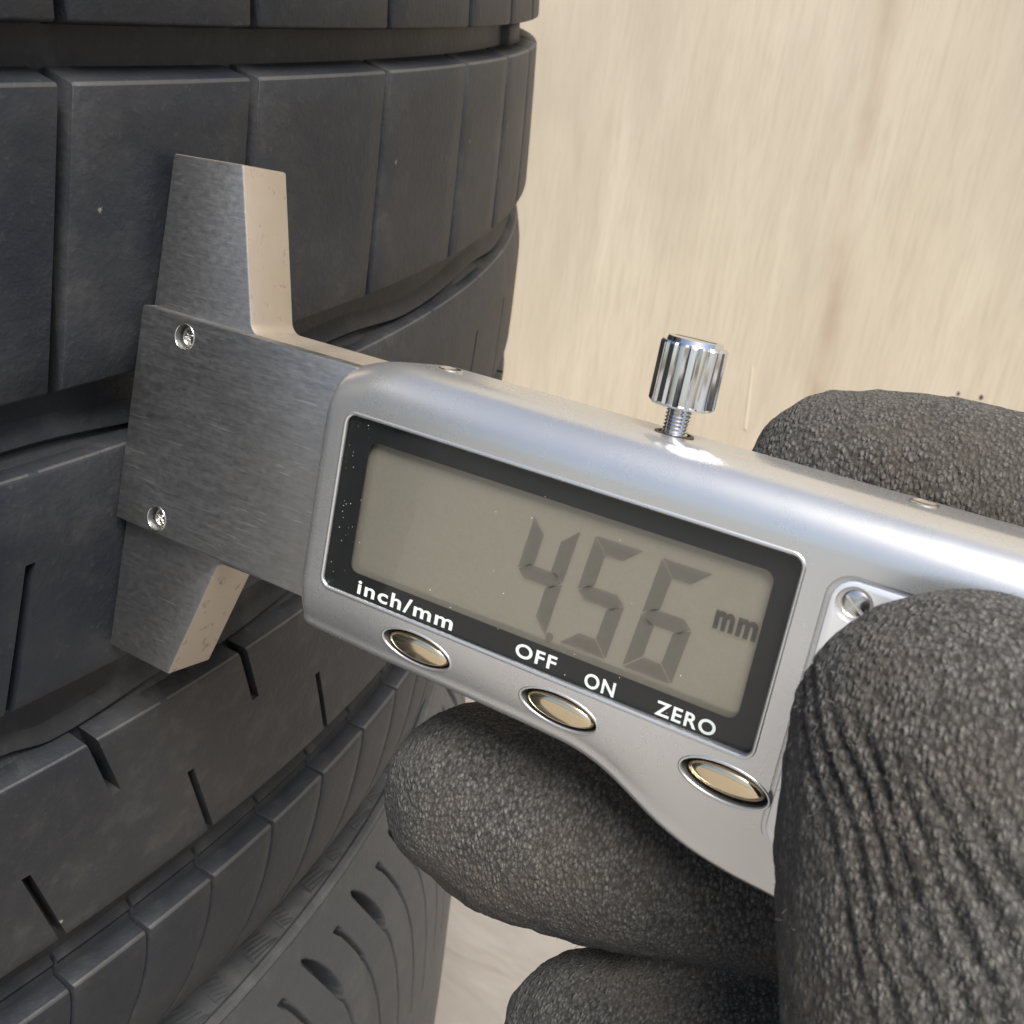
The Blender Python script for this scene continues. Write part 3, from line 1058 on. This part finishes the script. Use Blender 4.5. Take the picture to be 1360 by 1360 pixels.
# locking screw on the top edge
def ring(cx, cz, y, r, n, flute=0.0):
    out = []
    for k in range(n):
        a = 2 * math.pi * k / n
        rr = r
        if flute:
            ph = k % 4
            rr = r - (flute if ph == 0 else flute * 0.15 if ph in (1, 3) else 0)
        out.append(((cx + rr * math.cos(a)) * MM, y * MM, (cz + rr * math.sin(a)) * MM))
    return out
KX, KZ, NK = 65.75, -2.6, 72
secs = [ring(KX, KZ, 47.55, 1.3, NK), ring(KX, KZ, 47.55, 2.75, NK), ring(KX, KZ, 47.75, 3.0, NK, 0.10), ring(KX, KZ, 47.9, 3.1, NK, 0.22), ring(KX, KZ, 53.1, 3.1, NK, 0.22), ring(KX, KZ, 53.3, 2.95, NK, 0.12),
        ring(KX, KZ, 53.32, 2.6, NK), ring(KX, KZ, 53.72, 2.5, NK), ring(KX, KZ, 53.75, 0.4, NK)]
knob = link('locking_knob', loft('locking_knob', secs, True, True), M_CHROME, gauge)
bpy.context.view_layer.update()
slot = link('cutter', box_mesh('cutter', (KX - 2.0) * MM, (KX + 2.0) * MM, 53.4 * MM, 55 * MM, (KZ - 0.35) * MM, (KZ + 0.35) * MM), None, gauge)
bpy.context.view_layer.update()
cut(knob, [slot])
knob.data.shade_smooth()
knob.data.set_sharp_from_angle(angle=RAD(20))
secs = []
yy = 43.5
i = 0
while yy < 47.6:
    secs.append(ring(KX, KZ, yy, 1.22 if i % 2 else 1.02, 24))
    yy += 0.17
    i += 1
link('thread', loft('thread', secs, True, True), M_CHROME, knob, 25)
# collar where the thread enters and the two small pins in the top edge
secs = [ring(KX, KZ, 44.6, 1.9, 28), ring(KX, KZ, 44.98, 1.85, 28), ring(KX, KZ, 45.02, 1.5, 28), ring(KX, KZ, 44.7, 1.35, 28)]
link('thread_collar', loft('thread_collar', secs, True, True), M_DARKGAP, gauge, 40)
for px in (40.4, 88.3):
    secs = [ring(px, -3.4, 44.3, 1.25, 28), ring(px, -3.4, 44.93, 1.25, 28), ring(px, -3.4, 45.0, 1.12, 28), ring(px, -3.4, 44.86, 0.95, 28), ring(px, -3.4, 44.80, 0.2, 28)]
    link('pin', loft('pin', secs, True, True), M_SCREW, gauge, 40)

# ------------------------------------------------------------------ gloved right hand: thumb in front of the gauge, fingers behind and below
def catmull(P, n):
    P = [np.array(p, float) for p in P]
    P = [2 * P[0] - P[1]] + P + [2 * P[-1] - P[-2]]
    out = []
    for i in range(1, len(P) - 2):
        for k in range(n):
            t = k / n
            a, b, c, d = P[i - 1:i + 3]
            out.append(0.5 * (2 * b + (c - a) * t + (2 * a - 5 * b + 4 * c - d) * t * t + (3 * b - a - 3 * c + d) * t ** 3))
    out.append(P[-2])
    return out

def sausage(chain, n=24, sub=8):
    """closed tapered tube through (x,y,z,r) points with round ends"""
    Q = catmull(chain, sub)
    P = [Vector(q[:3]) for q in Q]
    r = [float(q[3]) for q in Q]
    d0, d1 = (P[0] - P[1]).normalized(), (P[-1] - P[-2]).normalized()
    rings = []
    for k in range(6, 0, -1):
        a = math.pi / 2 * k / 6.3
        rings.append((P[0] + d0 * r[0] * math.sin(a), r[0] * math.cos(a)))
    rings += list(zip(P, r))
    for k in range(1, 7):
        a = math.pi / 2 * k / 6.3
        rings.append((P[-1] + d1 * r[-1] * math.sin(a), r[-1] * math.cos(a)))
    secs = []
    ref = Vector((0, 0, 1))
    for i, (c, rr) in enumerate(rings):
        d = (rings[min(i + 1, len(rings) - 1)][0] - rings[max(i - 1, 0)][0]).normalized()
        s = d.cross(ref).normalized()
        t = s.cross(d)
        secs.append([tuple((c + s * math.cos(2 * math.pi * k / n) * rr + t * math.sin(2 * math.pi * k / n) * rr) * MM) for k in range(n)])
    return loft('s', secs, True, True)

THUMB = [(98.0, 31.6, 14.9, 12.1), (100.2, 23, 16.4, 12.6), (106.5, 8, 18.0, 12.9), (115, -8, 17.5, 13.4), (123, -26, 12, 15), (135, -38, 4, 17), (160, -40, 0, 19)]
INDEX = [(78.6, 41.4, -18.4, 9.7), (88, 42.5, -18.8, 10.3), (100, 41.0, -19, 10.6), (116, 36.5, -19.5, 11), (138, 26, -16, 12.5), (170, 2, -8, 15)]
MIDDLE = [(50.2, -2.6, -9.6, 10.6), (57, -3.0, -10.6, 11.4), (68, -1.8, -12.5, 11.2), (82, 0.2, -16.5, 10.8), (98, 3.5, -21, 11), (116, 8, -23, 11.5), (140, 8, -20, 13), (172, -8, -10, 16)]
RING = [(71.0, -24.8, -9.0, 10.6), (78, -22.4, -9.5, 11.5), (90, -18.2, -11.5, 11.6), (104, -12.5, -16, 11.5), (120, -12, -23, 11.5), (140, -10, -21, 13), (172, -20, -9, 16)]
PINKY = [(90, -49, -9, 8.6), (98, -47, -11, 9.2), (110, -42, -17, 9.4), (124, -34, -20, 10), (140, -28, -18, 12), (170, -32, -8, 15)]
PALM = [(150, 0, -14, 16), (172, -14, -8, 21), (196, -26, -3, 23), (225, -36, 2, 25), (262, -46, 8, 30)]
chains = [THUMB, INDEX, MIDDLE, RING, PINKY, PALM]
bm = bmesh.new()
for c in chains:
    m = sausage(c)
    bm.from_mesh(m)
    bpy.data.meshes.remove(m)
hm_ = bpy.data.meshes.new('gloved_hand')
bm.to_mesh(hm_)
bm.free()
hand = link('gloved_hand', hm_, M_GLOVE)
rmod = hand.modifiers.new('r', 'REMESH')
rmod.mode = 'VOXEL'
rmod.voxel_size = 0.0005
smod = hand.modifiers.new('s', 'SMOOTH')
smod.factor = 0.5
smod.iterations = 10
bake(hand)
hand.matrix_world = GM
me = hand.data
me.shade_smooth()
co = np.empty(len(me.vertices) * 3)
me.vertices.foreach_get('co', co)
co = co.reshape(-1, 3) * 1000
nr = np.empty(len(me.vertices) * 3)
me.vertex_normals.foreach_get('vector', nr)
nr = nr.reshape(-1, 3)
# folds of the coating running slantwise over the thumb
dsp = np.zeros(len(co))
for i in range(len(co)):
    x, y, z = co[i]
    if x > 150:
        continue
    p = Vector((x, y, z))
    dsp[i] = 0.42 * noise.noise(p * 0.14) + 0.22 * noise.noise(p * 0.45 + Vector((9, 1, 3))) + 0.10 * noise.noise(p * 1.1)
def sstep(x, a, b):
    x = min(1.0, max(0.0, (x - a) / (b - a)))
    return x * x * (3 - 2 * x)
for i in np.where((co[:, 2] > 3) & (co[:, 0] < 150) & (co[:, 0] > 80))[0]:
    x, y, z = co[i]
    p = Vector((x, y, z))
    t = 0.8 * x + 0.6 * y + 0.016 * max(0.0, y - 27) ** 2 + 1.1 * noise.noise(p * 0.12) + 0.35 * noise.noise(p * 0.4)
    m = sstep(t, 88, 92) * (1 - sstep(t, 101, 107)) * sstep(z, 6, 14) * (1 - sstep(y, 31, 38))
    q = math.sin(t / 1.65 * 2 * math.pi)
    dsp[i] += m * (0.44 + 0.25 * noise.noise(p * 0.25 + Vector((3, 5, 1)))) * (q - 0.45 * abs(q))
co += nr * dsp[:, None]
me.vertices.foreach_set('co', (co / 1000).ravel())
me.update()
tag(hand, 'right hand in a dark grey coated knit glove gripping the silver gauge', 'hand')

# loose fibres standing off the glove
lv, lf = [], []
vis = np.where((co[:, 0] < 112) & (co[:, 0] > 30))[0]
for i in np.random.RandomState(3).choice(vis, 2500, replace=False):
    p, n_ = Vector(co[i]), Vector(nr[i])
    d = (n_ * random.uniform(0.1, 0.8) + Vector((random.gauss(0, 1), random.gauss(0, 1), random.gauss(0, 1))) * 0.6).normalized()
    if d.dot(n_) < 0.05:
        d = (d + n_ * 0.5).normalized()
    L_, w_ = random.uniform(0.12, 0.55), random.uniform(0.014, 0.026)
    sd = d.cross(Vector((0.3, 0.5, 0.8))).normalized()
    bend = Vector((random.gauss(0, 1), random.gauss(0, 1), random.gauss(0, 1))) * 0.18 * L_
    k = len(lv)
    for f, ww in ((0.0, 1.0), (0.5, 0.8), (1.0, 0.25)):
        c_ = p + d * L_ * f + bend * f * f
        up_ = d.cross(sd)
        lv += [(c_ + sd * w_ * ww) * MM, (c_ - sd * w_ * ww * 0.5 + up_ * w_ * ww) * MM, (c_ - sd * w_ * ww * 0.5 - up_ * w_ * ww) * MM]
    for a_ in (0, 3):
        lf += [(k + a_ + q, k + a_ + (q + 1) % 3, k + a_ + 3 + (q + 1) % 3, k + a_ + 3 + q) for q in range(3)]
lint = link('lint', pydata('lint', lv, lf), plain('grey_lint', (0.16, 0.15, 0.135), 0.9), hand)
tag(lint, kind='stuff')
